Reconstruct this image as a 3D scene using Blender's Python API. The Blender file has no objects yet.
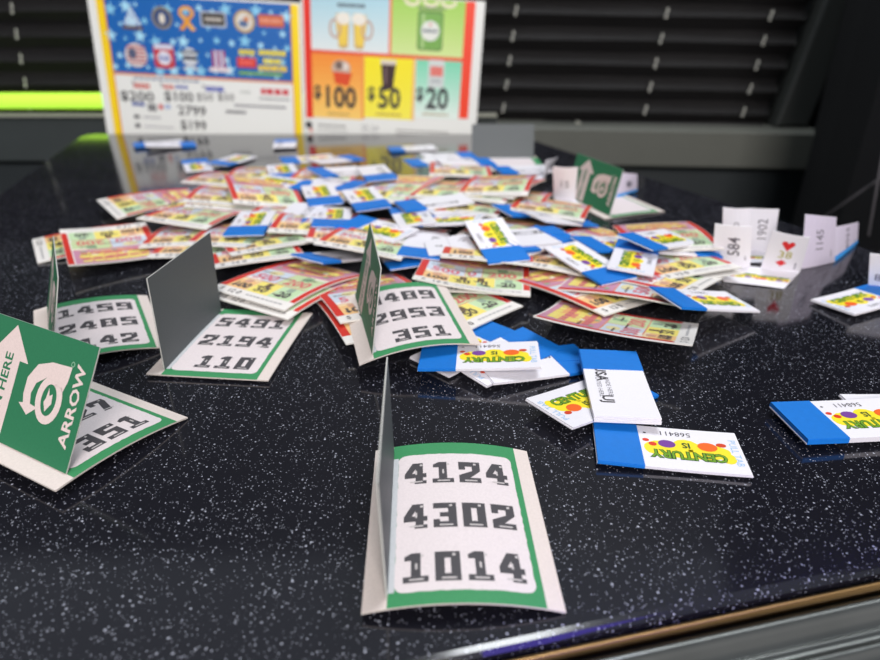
import bpy, bmesh, math, random
from mathutils import Vector, Matrix, Euler
random.seed(7)
D = bpy.data
SC = bpy.context.scene
COL = SC.collection
R = math.radians

# ---------------------------------------------------------------- camera, world, lights, exposure
cd = D.cameras.new('camera'); cam = D.objects.new('camera', cd); COL.objects.link(cam)
cam.location = (0, 0, .1215)
cam.rotation_euler = (math.pi/2 - math.atan(330/661.0), 0, 0)
cd.sensor_width = 36; cd.lens = 36*661/880.0
cd.clip_start = .005; cd.clip_end = 50
cd.dof.use_dof = True; cd.dof.focus_distance = .205; cd.dof.aperture_fstop = 10.8
SC.camera = cam
w = D.worlds.new('world'); SC.world = w; w.use_nodes = True
bg = w.node_tree.nodes['Background']; bg.inputs[0].default_value = (.82, .9, 1, 1); bg.inputs[1].default_value = .30
def area(name, loc, target, size, sy, power, col):
    l = D.lights.new(name, 'AREA'); l.shape = 'RECTANGLE'; l.size = size; l.size_y = sy; l.energy = power; l.color = col
    o = D.objects.new(name, l); COL.objects.link(o); o.location = loc
    o.rotation_euler = (Vector(target)-Vector(loc)).to_track_quat('-Z', 'Y').to_euler()
    return o
area('ceiling_light', (.25, .55, 1.25), (0.05, .35, 0), .5, .5, 11.5, (.93, .97, 1))
area('room_light', (.25, -1.75, 1.15), (0.0, .55, 0), .8, .8, 57.0, (1, .93, .9))
area('violet_led', (.0700, .1040, .006), (.055, .150, -.004), .12, .004, .0045, (.12, .05, 1))
SC.view_settings.view_transform = 'Standard'; SC.view_settings.look = 'None'
SC.view_settings.exposure = 0.0; SC.view_settings.gamma = 1; SC.view_settings.use_curve_mapping = False

# ---------------------------------------------------------------- helpers
def lin(c):
    return tuple(((v/255)/12.92 if v/255 <= .04045 else ((v/255+.055)/1.055)**2.4) for v in c) + (1,)
def mat(name, rgb, rough=.5, metal=0, emit=0, spec=.5, noise=0, nscale=400):
    m = D.materials.new(name); m.use_nodes = True; nt = m.node_tree; b = nt.nodes['Principled BSDF']
    b.inputs['Base Color'].default_value = lin(rgb); b.inputs['Roughness'].default_value = rough
    b.inputs['Metallic'].default_value = metal; b.inputs['Specular IOR Level'].default_value = spec
    if emit:
        b.inputs['Emission Color'].default_value = lin(rgb); b.inputs['Emission Strength'].default_value = emit
    if noise:
        tc = nt.nodes.new('ShaderNodeTexCoord'); n = nt.nodes.new('ShaderNodeTexNoise'); n.inputs['Scale'].default_value = nscale
        nt.links.new(tc.outputs['Object'], n.inputs['Vector'])
        mx = nt.nodes.new('ShaderNodeMix'); mx.data_type = 'RGBA'; mx.blend_type = 'MULTIPLY'; mx.inputs[0].default_value = noise
        mx.inputs[6].default_value = lin(rgb)
        mr = nt.nodes.new('ShaderNodeMapRange'); mr.inputs[3].default_value = .3; mr.inputs[4].default_value = 1.5
        nt.links.new(n.outputs[0], mr.inputs[0]); nt.links.new(mr.outputs[0], mx.inputs[7]); nt.links.new(mx.outputs[2], b.inputs['Base Color'])
    return m
def print_mat(name, rough, spec, fibre=.10):
    """ink on paper: the colour comes from the face colours of the artwork, with fine paper fibre noise"""
    m = D.materials.new(name); m.use_nodes = True; nt = m.node_tree; b = nt.nodes['Principled BSDF']
    a = nt.nodes.new('ShaderNodeAttribute'); a.attribute_name = 'Ink'
    tc = nt.nodes.new('ShaderNodeTexCoord'); n = nt.nodes.new('ShaderNodeTexNoise'); n.inputs['Scale'].default_value = 1800
    n.inputs['Detail'].default_value = 3
    nt.links.new(tc.outputs['Object'], n.inputs['Vector'])
    mr = nt.nodes.new('ShaderNodeMapRange'); mr.inputs[1].default_value = .3; mr.inputs[2].default_value = .7
    mr.inputs[3].default_value = 1-fibre; mr.inputs[4].default_value = 1
    mx = nt.nodes.new('ShaderNodeMix'); mx.data_type = 'RGBA'; mx.blend_type = 'MULTIPLY'; mx.inputs[0].default_value = 1
    nt.links.new(n.outputs[0], mr.inputs[0]); nt.links.new(a.outputs['Color'], mx.inputs[6]); nt.links.new(mr.outputs[0], mx.inputs[7])
    nt.links.new(mx.outputs[2], b.inputs['Base Color'])
    b.inputs['Roughness'].default_value = rough; b.inputs['Specular IOR Level'].default_value = spec
    return m
PRINT = print_mat('printed_card', .55, .3)
GLOSSY = print_mat('printed_gloss_paper', .38, .4, .04)
def tag(o, label=None, cat=None, group=None, kind=None):
    if label: o['label'] = label
    if cat: o['category'] = cat
    if group: o['group'] = group
    if kind: o['kind'] = kind
    return o
def link(name, me, parent=None):
    o = D.objects.new(name, me); COL.objects.link(o)
    if parent: o.parent = parent
    return o
def empty(name, loc=(0, 0, 0), rot=(0, 0, 0)):
    o = D.objects.new(name, None); COL.objects.link(o); o.location = loc; o.rotation_euler = rot; o.empty_display_size = .01
    return o

# ---- flat artwork: polygons with an ink colour, stacked in thin levels
class Art:
    def __init__(s): s.f = []           # (pts2d, level, rgb)
    def poly(s, pts, rgb, lv=1): s.f.append(([tuple(p) for p in pts], lv, rgb)); return s
    def rect(s, x0, y0, x1, y1, rgb, lv=1): return s.poly([(x0, y0), (x1, y0), (x1, y1), (x0, y1)], rgb, lv)
    def rrect(s, x0, y0, x1, y1, r, rgb, lv=1, n=5, rag=0):
        P = []
        for cx, cy, a0 in ((x1-r, y1-r, 0), (x0+r, y1-r, 90), (x0+r, y0+r, 180), (x1-r, y0+r, 270)):
            for k in range(n+1):
                a = R(a0+90*k/n); P.append((cx+r*math.cos(a), cy+r*math.sin(a)))
        if rag:                          # a torn, slightly ragged outline
            Q = []
            for i, p in enumerate(P):
                q = P[(i+1) % len(P)]; L = math.dist(p, q); m = max(1, int(L/.0012))
                for k in range(m):
                    t = k/m; j = random.uniform(-rag, rag) if m > 1 else 0
                    Q.append((p[0]+(q[0]-p[0])*t+j, p[1]+(q[1]-p[1])*t+random.uniform(-rag, rag)*(m > 1)))
            P = Q
        return s.poly(P, rgb, lv)
    def disc(s, cx, cy, rx, ry, rgb, lv=1, n=14):
        return s.poly([(cx+rx*math.cos(2*math.pi*k/n), cy+ry*math.sin(2*math.pi*k/n)) for k in range(n)], rgb, lv)
    def star(s, cx, cy, r, rgb, lv=1, n=5, inner=.42, rot=90):
        return s.poly([(cx+(r if k % 2 == 0 else r*inner)*math.cos(R(rot+180*k/n)), cy+(r if k % 2 == 0 else r*inner)*math.sin(R(rot+180*k/n))) for k in range(2*n)], rgb, lv)
    def arc(s, cx, cy, rx, ry, a0, a1, wd, rgb, lv=1, n=14):
        for k in range(n):
            a, b = R(a0+(a1-a0)*k/n), R(a0+(a1-a0)*(k+1)/n)
            s.poly([(cx+(rx-wd)*math.cos(a), cy+(ry-wd)*math.sin(a)), (cx+rx*math.cos(a), cy+ry*math.sin(a)),
                    (cx+rx*math.cos(b), cy+ry*math.sin(b)), (cx+(rx-wd)*math.cos(b), cy+(ry-wd)*math.sin(b))][::1 if a1 > a0 else -1], rgb, lv)
        return s
    def text(s, t, x, y, size, rgb, lv=2, rot=0, bold=0, sx=1, align='CENTER'):
        for tri in glyphs(t, bold, align):
            P = []
            for (u, v) in tri:
                u, v = u*size*sx, v*size
                c, q = math.cos(R(rot)), math.sin(R(rot))
                P.append((x+u*c-v*q, y+u*q+v*c))
            s.poly(P, rgb, lv)
        return s
    def micro(s, x0, y, x1, h, rgb, lv=2, words=5, seed=1):
        rn = random.Random(seed); x = x0
        while x < x1:
            wd = (x1-x0)/words*rn.uniform(.5, .9); s.rect(x, y, min(x+wd, x1), y+h, rgb, lv); x += wd*1.25
        return s
_g = {}
def glyphs(t, bold, align):
    k = (t, bold, align)
    if k not in _g:
        c = D.curves.new('t', 'FONT'); c.body = t; c.align_x = align; c.align_y = 'CENTER'; c.offset = bold; c.resolution_u = 2; c.fill_mode = 'FRONT'
        o = D.objects.new('t', c); COL.objects.link(o); bpy.context.view_layer.update()
        me = o.to_mesh(); me.calc_loop_triangles()
        tris = []
        for tr in me.loop_triangles:
            p = [tuple(me.vertices[i].co[:2]) for i in tr.vertices]
            ar = (p[1][0]-p[0][0])*(p[2][1]-p[0][1])-(p[2][0]-p[0][0])*(p[1][1]-p[0][1])
            if abs(ar) > 1e-9: tris.append(p if ar > 0 else p[::-1])
        o.to_mesh_clear(); D.objects.remove(o); D.curves.remove(c); _g[k] = tris
    return _g[k]
def shapes_to_mesh(name, art, w, h, t, base=(236, 232, 230), side=None, under=None, cuts=(0, 0), bend=None, mat_=None, slabs=None, xf=None, lift=4e-5):
    """a sheet w x h x t with artwork on top, cut along a grid and bent"""
    side = side or base; under = under or base
    bm = bmesh.new(); ink = bm.loops.layers.float_color.new('Ink')
    def face(vs, rgb):
        try: f = bm.faces.new(vs)
        except ValueError: return
        c = lin(rgb)
        for l in f.loops: l[ink] = c
    for (x0, y0, x1, y1, z0, z1) in (slabs or [(0, 0, w, h, 0, t)]):
        v = [bm.verts.new(p) for p in ((x0, y0, z0), (x1, y0, z0), (x1, y1, z0), (x0, y1, z0), (x0, y0, z1), (x1, y0, z1), (x1, y1, z1), (x0, y1, z1))]
        face([v[3], v[2], v[1], v[0]], under); face(v[4:8], base)
        for a, b in ((0, 1), (1, 2), (2, 3), (3, 0)): face([v[a], v[b], v[b+4], v[a+4]], side)
    for pts, lv, rgb in (art.f if art else []):
        # keep the winding upward
        ar = sum(pts[i][0]*pts[(i+1) % len(pts)][1]-pts[(i+1) % len(pts)][0]*pts[i][1] for i in range(len(pts)))
        if ar < 0: pts = pts[::-1]
        face([bm.verts.new((p[0], p[1], t+lift*lv)) for p in pts], rgb)
    nx, ny = cuts
    for k in range(1, nx):
        bmesh.ops.bisect_plane(bm, geom=bm.verts[:]+bm.edges[:]+bm.faces[:], plane_co=(w*k/nx, 0, 0), plane_no=(1, 0, 0), dist=1e-7)
    for k in range(1, ny):
        bmesh.ops.bisect_plane(bm, geom=bm.verts[:]+bm.edges[:]+bm.faces[:], plane_co=(0, h*k/ny, 0), plane_no=(0, 1, 0), dist=1e-7)
    if bend:
        for v in bm.verts: v.co.z += bend(v.co.x, v.co.y)
    if xf:
        for v in bm.verts: v.co = xf(v.co)
    me = D.meshes.new(name); bm.to_mesh(me); bm.free(); me.materials.append(mat_ or PRINT)
    return me
def box_mesh(name, x0, y0, z0, x1, y1, z1, m, bev=0):
    bm = bmesh.new(); bmesh.ops.create_cube(bm, size=1)
    for v in bm.verts: v.co = Vector(((x0+x1)/2+v.co.x*(x1-x0), (y0+y1)/2+v.co.y*(y1-y0), (z0+z1)/2+v.co.z*(z1-z0)))
    if bev: bmesh.ops.bevel(bm, geom=bm.edges[:], offset=bev, segments=2, affect='EDGES', profile=.5)
    me = D.meshes.new(name); bm.to_mesh(me); bm.free(); me.materials.append(m)
    return me
def tube_mesh(name, pts, r, m, n=8):
    bm = bmesh.new(); rings = []
    pts = [Vector(p) for p in pts]
    for i, p in enumerate(pts):
        t = (pts[min(i+1, len(pts)-1)]-pts[max(i-1, 0)]).normalized()
        a = t.orthogonal().normalized() if i == 0 else (a - t*a.dot(t)).normalized()
        b = t.cross(a)
        rings.append([bm.verts.new(p+r*(math.cos(2*math.pi*k/n)*a+math.sin(2*math.pi*k/n)*b)) for k in range(n)])
    for i in range(len(rings)-1):
        for k in range(n): bm.faces.new([rings[i][k], rings[i][(k+1) % n], rings[i+1][(k+1) % n], rings[i+1][k]]).smooth = True
    bm.faces.new(rings[0][::-1]); bm.faces.new(rings[-1])
    me = D.meshes.new(name); bm.to_mesh(me); bm.free(); me.materials.append(m)
    return me
def prism_mesh(name, outline, z0, z1, m, bev=0):
    bm = bmesh.new()
    lo = [bm.verts.new((x, y, z0)) for x, y in outline]; hi = [bm.verts.new((x, y, z1)) for x, y in outline]
    bm.faces.new(lo[::-1]); top = bm.faces.new(hi); n = len(lo)
    for i in range(n): bm.faces.new([lo[i], lo[(i+1) % n], hi[(i+1) % n], hi[i]])
    if bev: bmesh.ops.bevel(bm, geom=list(top.edges), offset=bev, segments=3, affect='EDGES', profile=.5)
    me = D.meshes.new(name); bm.to_mesh(me); bm.free(); me.materials.append(m)
    return me

# ---------------------------------------------------------------- the setting
def counter_material():
    m = D.materials.new('speckled_black_solid_surface'); m.use_nodes = True; nt = m.node_tree; b = nt.nodes['Principled BSDF']
    tc = nt.nodes.new('ShaderNodeTexCoord')
    def specks(scale, thr, lo, hi):
        v = nt.nodes.new('ShaderNodeTexVoronoi'); v.inputs['Scale'].default_value = scale
        nt.links.new(tc.outputs['Object'], v.inputs['Vector'])
        sep = nt.nodes.new('ShaderNodeSeparateColor'); nt.links.new(v.outputs['Color'], sep.inputs[0])
        rad = nt.nodes.new('ShaderNodeMapRange'); rad.inputs[1].default_value = thr; rad.inputs[2].default_value = 1
        rad.inputs[3].default_value = 0.0; rad.inputs[4].default_value = hi
        nt.links.new(sep.outputs[0], rad.inputs[0])
        lt = nt.nodes.new('ShaderNodeMath'); lt.operation = 'LESS_THAN'
        nt.links.new(v.outputs['Distance'], lt.inputs[0]); nt.links.new(rad.outputs[0], lt.inputs[1])
        mu = nt.nodes.new('ShaderNodeMath'); mu.operation = 'MULTIPLY'
        br = nt.nodes.new('ShaderNodeMapRange'); br.inputs[3].default_value = lo; br.inputs[4].default_value = 1
        nt.links.new(sep.outputs[1], br.inputs[0])
        nt.links.new(lt.outputs[0], mu.inputs[0]); nt.links.new(br.outputs[0], mu.inputs[1])
        return mu.outputs[0]
    a = specks(900, .55, .10, .30); c = specks(1700, .42, .06, .34)
    mx = nt.nodes.new('ShaderNodeMath'); mx.operation = 'MAXIMUM'; nt.links.new(a, mx.inputs[0]); nt.links.new(c, mx.inputs[1])
    mix = nt.nodes.new('ShaderNodeMix'); mix.data_type = 'RGBA'
    mix.inputs[6].default_value = lin((21, 21, 28)); mix.inputs[7].default_value = lin((178, 181, 194))
    nt.links.new(mx.outputs[0], mix.inputs[0]); nt.links.new(mix.outputs[2], b.inputs['Base Color'])
    b.inputs['Roughness'].default_value = .10; b.inputs['Specular IOR Level'].default_value = .85
    return m
COUNTER = counter_material()
E0 = Vector((-.30, .0205)); E1 = Vector((.42, .1885))           # near edge of the counter
def along(a, b, t): return (a[0]+(b[0]-a[0])*t, a[1]+(b[1]-a[1])*t)
outline = [tuple(E0), tuple(E1), (.43, .22), (.30, .262), (.2490, .300), (.0836, .6664), (.0715, .690), (-.350, .690), (-.3575, .683), (-.3565, .672), (-.3064, .4538), (-.285, .2)]
top = link('countertop', prism_mesh('countertop', outline, -.028, 0, COUNTER, .0025))
tag(top, 'glossy black countertop with white speckles that all the tickets lie on', 'countertop')
leg = link('pedestal', box_mesh('pedestal', -.12, .25, -.75, .08, .45, -.028, mat('dark_laminate', (26, 27, 30), .6)), top)
# ridged metal edging along the near edge
CHROME = mat('brushed_metal_edging', (120, 122, 120), .32, 1, noise=.3, nscale=60)
BRASS = mat('brass_edging', (150, 118, 78), .32, 1)
d = (E1-E0).normalized(); nrm = Vector((d.y, -d.x))
def edging(name, prof, m, parent=None):
    bm = bmesh.new(); A = []; B = []
    for (s, z) in prof:
        for L, p in ((A, E0), (B, E1)):
            q = p+nrm*s; L.append(bm.verts.new((q.x, q.y, z)))
    for i in range(len(prof)-1): bm.faces.new([A[i], B[i], B[i+1], A[i+1]]).smooth = True
    bm.faces.new(A[::-1]); bm.faces.new(B); bm.faces.new([A[0], A[-1], B[-1], B[0]])
    me = D.meshes.new(name); bm.to_mesh(me); bm.free(); me.materials.append(m)
    return link(name, me, parent)
def ridge(s0, s1, z, hgt, n=8): return [(s0+(s1-s0)*k/n, z+hgt*math.sin(math.pi*k/n)) for k in range(n+1)]
base_prof = [(.0003, -.026), (.0003, -.0035)] + ridge(.0035, .0085, -.0035, .0022) + [(.0098, -.0050)] + ridge(.0100, .0118, -.0050, .0008, 4) + [(.0128, -.0045)] + ridge(.0130, .0175, -.0045, .0024) + [(.0185, -.008), (.024, -.010), (.026, -.014), (.026, -.026)]
trim = edging('metal_edging', base_prof, CHROME); tag(trim, 'ridged chrome edging strip running along the near edge of the black counter', 'edging')
edging('brass_line', [(.0012, -.0035), (.0012, -.0016), (.0016, -.0012), (.0024, -.0012), (.0028, -.0016), (.0028, -.0035)], BRASS, trim)
LED = mat('green_indicator', (60, 235, 60), .4, emit=1.6)
q = E0+d*.533+nrm*.0205
me = box_mesh('indicator_light', -.0022, -.0012, 0, .0022, .0012, .0012, LED, .0004)
o = link('indicator_light', me, trim); o.location = (q.x, q.y, -.0092); o.rotation_euler = (0, 0, math.atan2(d.y, d.x)); o['label'] = 'small green indicator light'
WALL = mat('dark_wall_panel', (44, 48, 50), .6, noise=.2, nscale=20)
LEDGE = mat('grey_ledge_plastic', (86, 88, 82), .55, noise=.15, nscale=30)
DARK = mat('near_black_fabric', (13, 14, 17), .8, noise=.3, nscale=60)
def struct(name, me):
    o = link(name, me); o['kind'] = 'structure'; return o
struct('floor', box_mesh('floor', -1.6, -1.2, -.80, 1.6, .86, -.75, mat('dark_floor', (40, 38, 38), .7, noise=.3, nscale=8)))
struct('wall_back', box_mesh('wall_back', -1.6, .86, -.80, 1.6, .92, .75, WALL))
lower = struct('trim_1', box_mesh('trim_1', -1.6, .815, -.75, 1.6, .8595, -.058, mat('lower_wall_panel', (30, 37, 40), .6, noise=.15, nscale=20)))
# ledge: a moulded band, right part lighter and bevelled
prof = [(.0, -.0555), (-.006, -.052), (-.0075, -.0125), (-.002, -.0095), (.04, -.0090), (.0595, -.0090), (.0595, -.0555)]
def extr_x(name, prof, x0, x1, yb, m, dz=0):
    bm = bmesh.new(); A = [bm.verts.new((x0, yb+y, z)) for y, z in prof]; B = [bm.verts.new((x1, yb+y, z+dz)) for y, z in prof]; n = len(prof)
    for i in range(n): bm.faces.new([A[i], A[(i+1) % n], B[(i+1) % n], B[i]])
    bm.faces.new(A[::-1]); bm.faces.new(B)
    me = D.meshes.new(name); bm.to_mesh(me); bm.free(); me.materials.append(m); return me
struct('trim_2', extr_x('trim_2', prof, .066, .45, .80, LEDGE, -.007))
struct('trim_3', extr_x('trim_3', [(.0, -.052), (-.004, -.050), (-.004, -.004), (.0, .000), (.0595, .000), (.0595, -.052)], -1.3, .066, .80, mat('left_ledge', (48, 54, 54), .5, noise=.2, nscale=30)))
struct('trim_4', box_mesh('trim_4', -1.3, .7935, .0005, .066, .800, .0040, mat('ledge_lip', (150, 152, 140), .35)))
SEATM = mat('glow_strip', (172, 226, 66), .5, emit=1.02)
s = link('lime_light_strip', tube_mesh('lime_light_strip', [(-1.0, .803, .0172), (-.30, .803, .0172), (-.1, .803, .0172)], .0088, SEATM, 12)); tag(s, 'glowing lime green tube lying along the ledge at the far left', 'light strip')
s2 = link('end_cap', tube_mesh('end_cap', [(-.1, .803, .0172), (-.095, .803, .0172)], .0091, DARK, 12), s)
# window with frame and pleated blind
FR = mat('window_frame_plastic', (52, 54, 52), .5, noise=.1, nscale=30)
wf = struct('window_1', prism_mesh('window_1', [(0, 0), (.040, .0), (.084, .22), (.04, .22)], 0, .03, FR, .004))
wf.matrix_world = Matrix.Translation((.401, .846, -.0145)) @ Matrix.Rotation(R(90), 4, 'X')
BL = mat('black_pleated_fabric', (40, 39, 40), .75, noise=.25, nscale=300)
bl = empty('window_blind', (0, .835, -.008)); tag(bl, 'black pleated blind covering the window behind the counter', 'blind')
pw = .0262; bm = bmesh.new()
nx = 40; rows = []
for k in range(15):
    z = k*pw/2; yy = -.006 if k % 2 else .006
    row = []
    for i in range(nx+1):
        x0 = -1.0; x1 = .3937 + z*.19
        x = x0+(x1-x0)*i/nx
        sag = -.0075*max(0, (x+.1)/.5)**1.3 if x > -.1 else 0
        row.append(bm.verts.new((x, yy+.0006*math.sin(i*1.7+k), z+sag+.0004*math.sin(i*.9+k*2))))
    rows.append(row)
for k in range(14):
    for i in range(nx): bm.faces.new([rows[k][i], rows[k][i+1], rows[k+1][i+1], rows[k+1][i]])
bmesh.ops.solidify(bm, geom=bm.faces[:], thickness=.0008)
me = D.meshes.new('pleated_fabric'); bm.to_mesh(me); bm.free(); me.materials.append(BL); link('pleated_fabric', me, bl)
o = link('bottom_rail', box_mesh('bottom_rail', -1.0, -.008, -.0085, .3925, .009, -.0012, mat('blind_rail', (20, 20, 21), .5), .002), bl)
o.rotation_euler = (0, R(.45), 0)
BRIGHT = mat('cord_eyelet', (225, 225, 215), .3)  # eyelets coloured pale to stand in for light glinting at the cord holes
for x_, n_ in ((.0745, 7), (.2445, 7), (.3625, 7), (-.492, 5)):
    for k in range(n_):
        z = (k+.5)*pw+.003; xx = x_+z*.092
        sag = -.0075*max(0, (xx+.1)/.5)**1.3 if xx > -.1 else 0
        for s_ in (-1, 1):
            bmv = tube_mesh('cord_eyelet', [(xx+.0016*math.cos(a)*.55+s_*.0006, -.0095, z+sag+s_*.0030+.0024*math.sin(a)) for a in [R(q) for q in range(0, 361, 45)]], .00042, BRIGHT, 5)
            link('cord_eyelet', bmv, bl)
o = link('rail_knob', tube_mesh('rail_knob', [(.166, -.015, -.004), (.166, -.008, -.004)], .0032, mat('knob_grey', (150, 150, 140), .35), 12), bl)
# dark side wall and the elastic net hanging on it
sw = struct('wall_right', prism_mesh('wall_right', [(.480, .858), (.440, .80), (.405, .70), (.375, .60), (.40, .45), (.47, .33), (.60, .25), (1.6, .1), (1.6, .858)], -.75, .6, mat('side_curtain', (10, 11, 16), .85, noise=.3, nscale=30)))
NET = mat('net_cord', (72, 70, 74), .7)
nt_ = empty('storage_net', (.36, .52, 0)); tag(nt_, 'dark elastic storage net hanging on the right side', 'net')
for a, b in (((.350, .545, .075), (.338, .50, -.045)), ((.372, .50, .035), (.318, .545, -.050)), ((.380, .49, .03), (.352, .50, -.06)), ((.395, .47, .005), (.332, .50, -.075))):
    link('net_cord', tube_mesh('net_cord', [tuple(a[i]-(.36, .52, 0)[i] for i in range(3)), tuple((a[i]+b[i])/2-(.36, .52, .0)[i]+(.001 if i == 0 else 0) for i in range(3)), tuple(b[i]-(.36, .52, 0)[i] for i in range(3))], .0011, NET, 6), nt_)

# ---------------------------------------------------------------- two prize boards behind the counter
K = (52, 52, 56)
mm = .001
def left_board():
    a = Art(); W = 201
    a.rect(8*mm, -22*mm, 16*mm, 128*mm, (246, 208, 24), 1).rect(192*mm, -22*mm, 199.5*mm, 128*mm, (246, 214, 24), 1)
    a.rect(15.2*mm, -22*mm, 16.4*mm, 128*mm, (222, 128, 60), 2).rect(191.6*mm, -22*mm, 192.6*mm, 128*mm, (222, 128, 60), 2)
    a.rect(16*mm, 58.5*mm, 192*mm, 128*mm, (22, 98, 176), 1).rect(16*mm, 57*mm, 192*mm, 59.2*mm, (220, 140, 90), 2)
    rn = random.Random(3)
    for i in range(13):
        for j in range(5):
            x = 20+i*14.2+(j % 2)*7+rn.uniform(-3, 3); y = 64+j*13.5+rn.uniform(-3, 3)
            if x < 188: a.star(x*mm, y*mm, rn.choice((2.6, 4.2, 6.8))*mm, rn.choice(((134, 200, 232), (168, 220, 242))), 2, rot=90+rn.uniform(-15, 15))
    # row one of emblems
    for r in range(4):
        for c in range(r+1): a.poly([((40.8+(c-r/2)*4.2+dx)*mm, (115.5-r*3.8+dy)*mm) for dx, dy in ((0, 2.4), (2.1, 0), (0, -2.4), (-2.1, 0))], (205, 225, 240), 4)
    a.rect(31*mm, 98.5*mm, 50.5*mm, 101.3*mm, (110, 84, 66), 3)
    a.disc(70*mm, 110*mm, 10*mm, 10*mm, (132, 124, 110), 3, 24).disc(70*mm, 110*mm, 7.4*mm, 7.4*mm, (38, 66, 118), 4, 24).disc(70*mm, 109.5*mm, 3*mm, 4.6*mm, (220, 214, 200), 5)
    a.arc(93.5*mm, 115.5*mm, 7.4*mm, 6*mm, -40, 220, 3*mm, (236, 168, 56), 4)
    a.poly([((93.5+x)*mm, (112+y)*mm) for x, y in ((-6, 1), (-2.4, 2), (8, -11), (3.8, -12))], (240, 176, 62), 4).poly([((93.5+x)*mm, (112+y)*mm) for x, y in ((6, 1), (2.4, 2), (-8, -11), (-3.8, -12))], (226, 152, 48), 5)
    a.rrect(106.5*mm, 104.5*mm, 131*mm, 118*mm, 2*mm, (188, 196, 206), 3).rrect(108*mm, 106*mm, 129.5*mm, 116.5*mm, 1.4*mm, (50, 46, 44), 4).micro(111*mm, 109.5*mm, 127*mm, 3.4*mm, (196, 190, 180), 5, 5, 4)
    a.disc(148*mm, 111*mm, 10*mm, 10*mm, (190, 158, 96), 3, 24).disc(148*mm, 111*mm, 7.8*mm, 7.8*mm, (216, 212, 204), 4, 24).disc(147*mm, 109*mm, 4.4*mm, 3*mm, (86, 110, 150), 5).disc(150*mm, 113*mm, 2.6*mm, 2.4*mm, (206, 130, 70), 5)
    a.rrect(161*mm, 107.5*mm, 185.5*mm, 118*mm, 1*mm, (198, 92, 62), 3).micro(163*mm, 110.5*mm, 183.5*mm, 4.6*mm, (226, 150, 120), 4, 4, 8)
    # row two
    a.disc(40.5*mm, 75.5*mm, 11*mm, 11*mm, (214, 206, 204), 3, 24)
    for k in range(5): a.rect(32*mm, (68.5+k*3.4)*mm, 50*mm, (70.1+k*3.4)*mm, (186, 88, 92), 4)
    a.disc(37*mm, 77*mm, 4*mm, 5*mm, (84, 92, 120), 5)
    a.rrect(58*mm, 65*mm, 78*mm, 87*mm, 4*mm, (196, 62, 72), 3).rect(59*mm, 82.5*mm, 77*mm, 86.5*mm, (206, 214, 232), 4).disc(68*mm, 74.5*mm, 6.6*mm, 6.4*mm, (226, 226, 236), 4).text('AA', 68*mm, 74.3*mm, 8*mm, (44, 84, 170), 5, bold=.02)
    a.disc(93*mm, 78*mm, 7*mm, 7*mm, (214, 218, 222), 3).rect(84*mm, 80*mm, 102*mm, 82.2*mm, (84, 92, 104), 4).rect(86*mm, 74*mm, 100*mm, 77.6*mm, (64, 70, 84), 4).poly([((93+x)*mm, (70+y)*mm) for x, y in ((-8, -4), (-6, -5.6), (8, 2), (6, 3.6))], (200, 204, 210), 4).poly([((93+x)*mm, (70+y)*mm) for x, y in ((8, -4), (6, -5.6), (-8, 2), (-6, 3.6))], (200, 204, 210), 4)
    for k in range(5): a.rect((115+k*2.6)*mm, 68*mm, (116.5+k*2.6)*mm, 84*mm, (214, 78, 84) if k % 2 == 0 else (240, 240, 244), 4)
    a.rrect(111*mm, 64.5*mm, 132*mm, 68.5*mm, 1.6*mm, (226, 214, 216), 3)
    a.rect(138.5*mm, 70*mm, 157*mm, 79*mm, (206, 46, 46), 3).micro(141*mm, 81.5*mm, 156*mm, 4.6*mm, (232, 214, 40), 4, 4, 2)
    a.micro(141*mm, 72*mm, 155*mm, 5*mm, (232, 100, 90), 4, 3, 6).rect(139*mm, 63.5*mm, 182*mm, 66*mm, (126, 178, 66), 3)
    a.micro(160*mm, 82*mm, 186*mm, 4.6*mm, (238, 220, 40), 4, 6, 5).micro(164*mm, 74.5*mm, 182*mm, 4.6*mm, (238, 220, 40), 4, 3, 12).micro(159*mm, 68*mm, 187*mm, 4.8*mm, (240, 208, 40), 4, 5, 9)
    # lower text
    a.micro(35*mm, 53.5*mm, 100*mm, 2*mm, (130, 140, 165), 2, 9, 3)
    a.micro(34*mm, 45*mm, 50*mm, 5*mm, (206, 108, 100), 2, 4, 21).micro(64*mm, 46*mm, 74*mm, 4*mm, (206, 108, 100), 2, 3, 22).micro(76*mm, 47*mm, 88*mm, 3*mm, (70, 90, 170), 2, 3, 23).micro(106*mm, 46*mm, 124*mm, 4.6*mm, (70, 84, 176), 2, 4, 24)
    a.text('$200', 36*mm, 37*mm, 12.5*mm, K, 2, sx=1.36, bold=.016).text('$100', 78*mm, 39*mm, 12.5*mm, K, 2, sx=1.16, bold=.016)
    a.text('$50', 104*mm, 40*mm, 10*mm, K, 2, sx=1.1).text('$50', 125*mm, 41*mm, 10*mm, K, 2, sx=1.1)
    a.text('2799', 90*mm, 26*mm, 12.5*mm, K, 2, sx=1.15, bold=.014).text('$199', 90*mm, 12*mm, 12.5*mm, K, 2, sx=1.05, bold=.014).text('$100', 92*mm, -2*mm, 12.5*mm, K, 2, sx=1.05)
    a.micro(30*mm, 28*mm, 43*mm, 4*mm, (70, 90, 160), 2, 3, 31).micro(46*mm, 24*mm, 54*mm, 7*mm, (90, 90, 96), 2, 2, 32).rect(57*mm, 26*mm, 61*mm, 31*mm, (206, 84, 84), 2).micro(63*mm, 27*mm, 69*mm, 4*mm, (150, 170, 210), 2, 2, 33)
    a.rect(30.5*mm, 16*mm, 36*mm, 19.5*mm, (80, 80, 84), 2).micro(40*mm, 17*mm, 58*mm, 1.6*mm, (150, 150, 156), 2, 5, 34).rect(30.5*mm, 7*mm, 35.5*mm, 11*mm, (80, 80, 84), 2).micro(40*mm, 8*mm, 70*mm, 1.4*mm, (160, 160, 166), 2, 7, 35)
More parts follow.
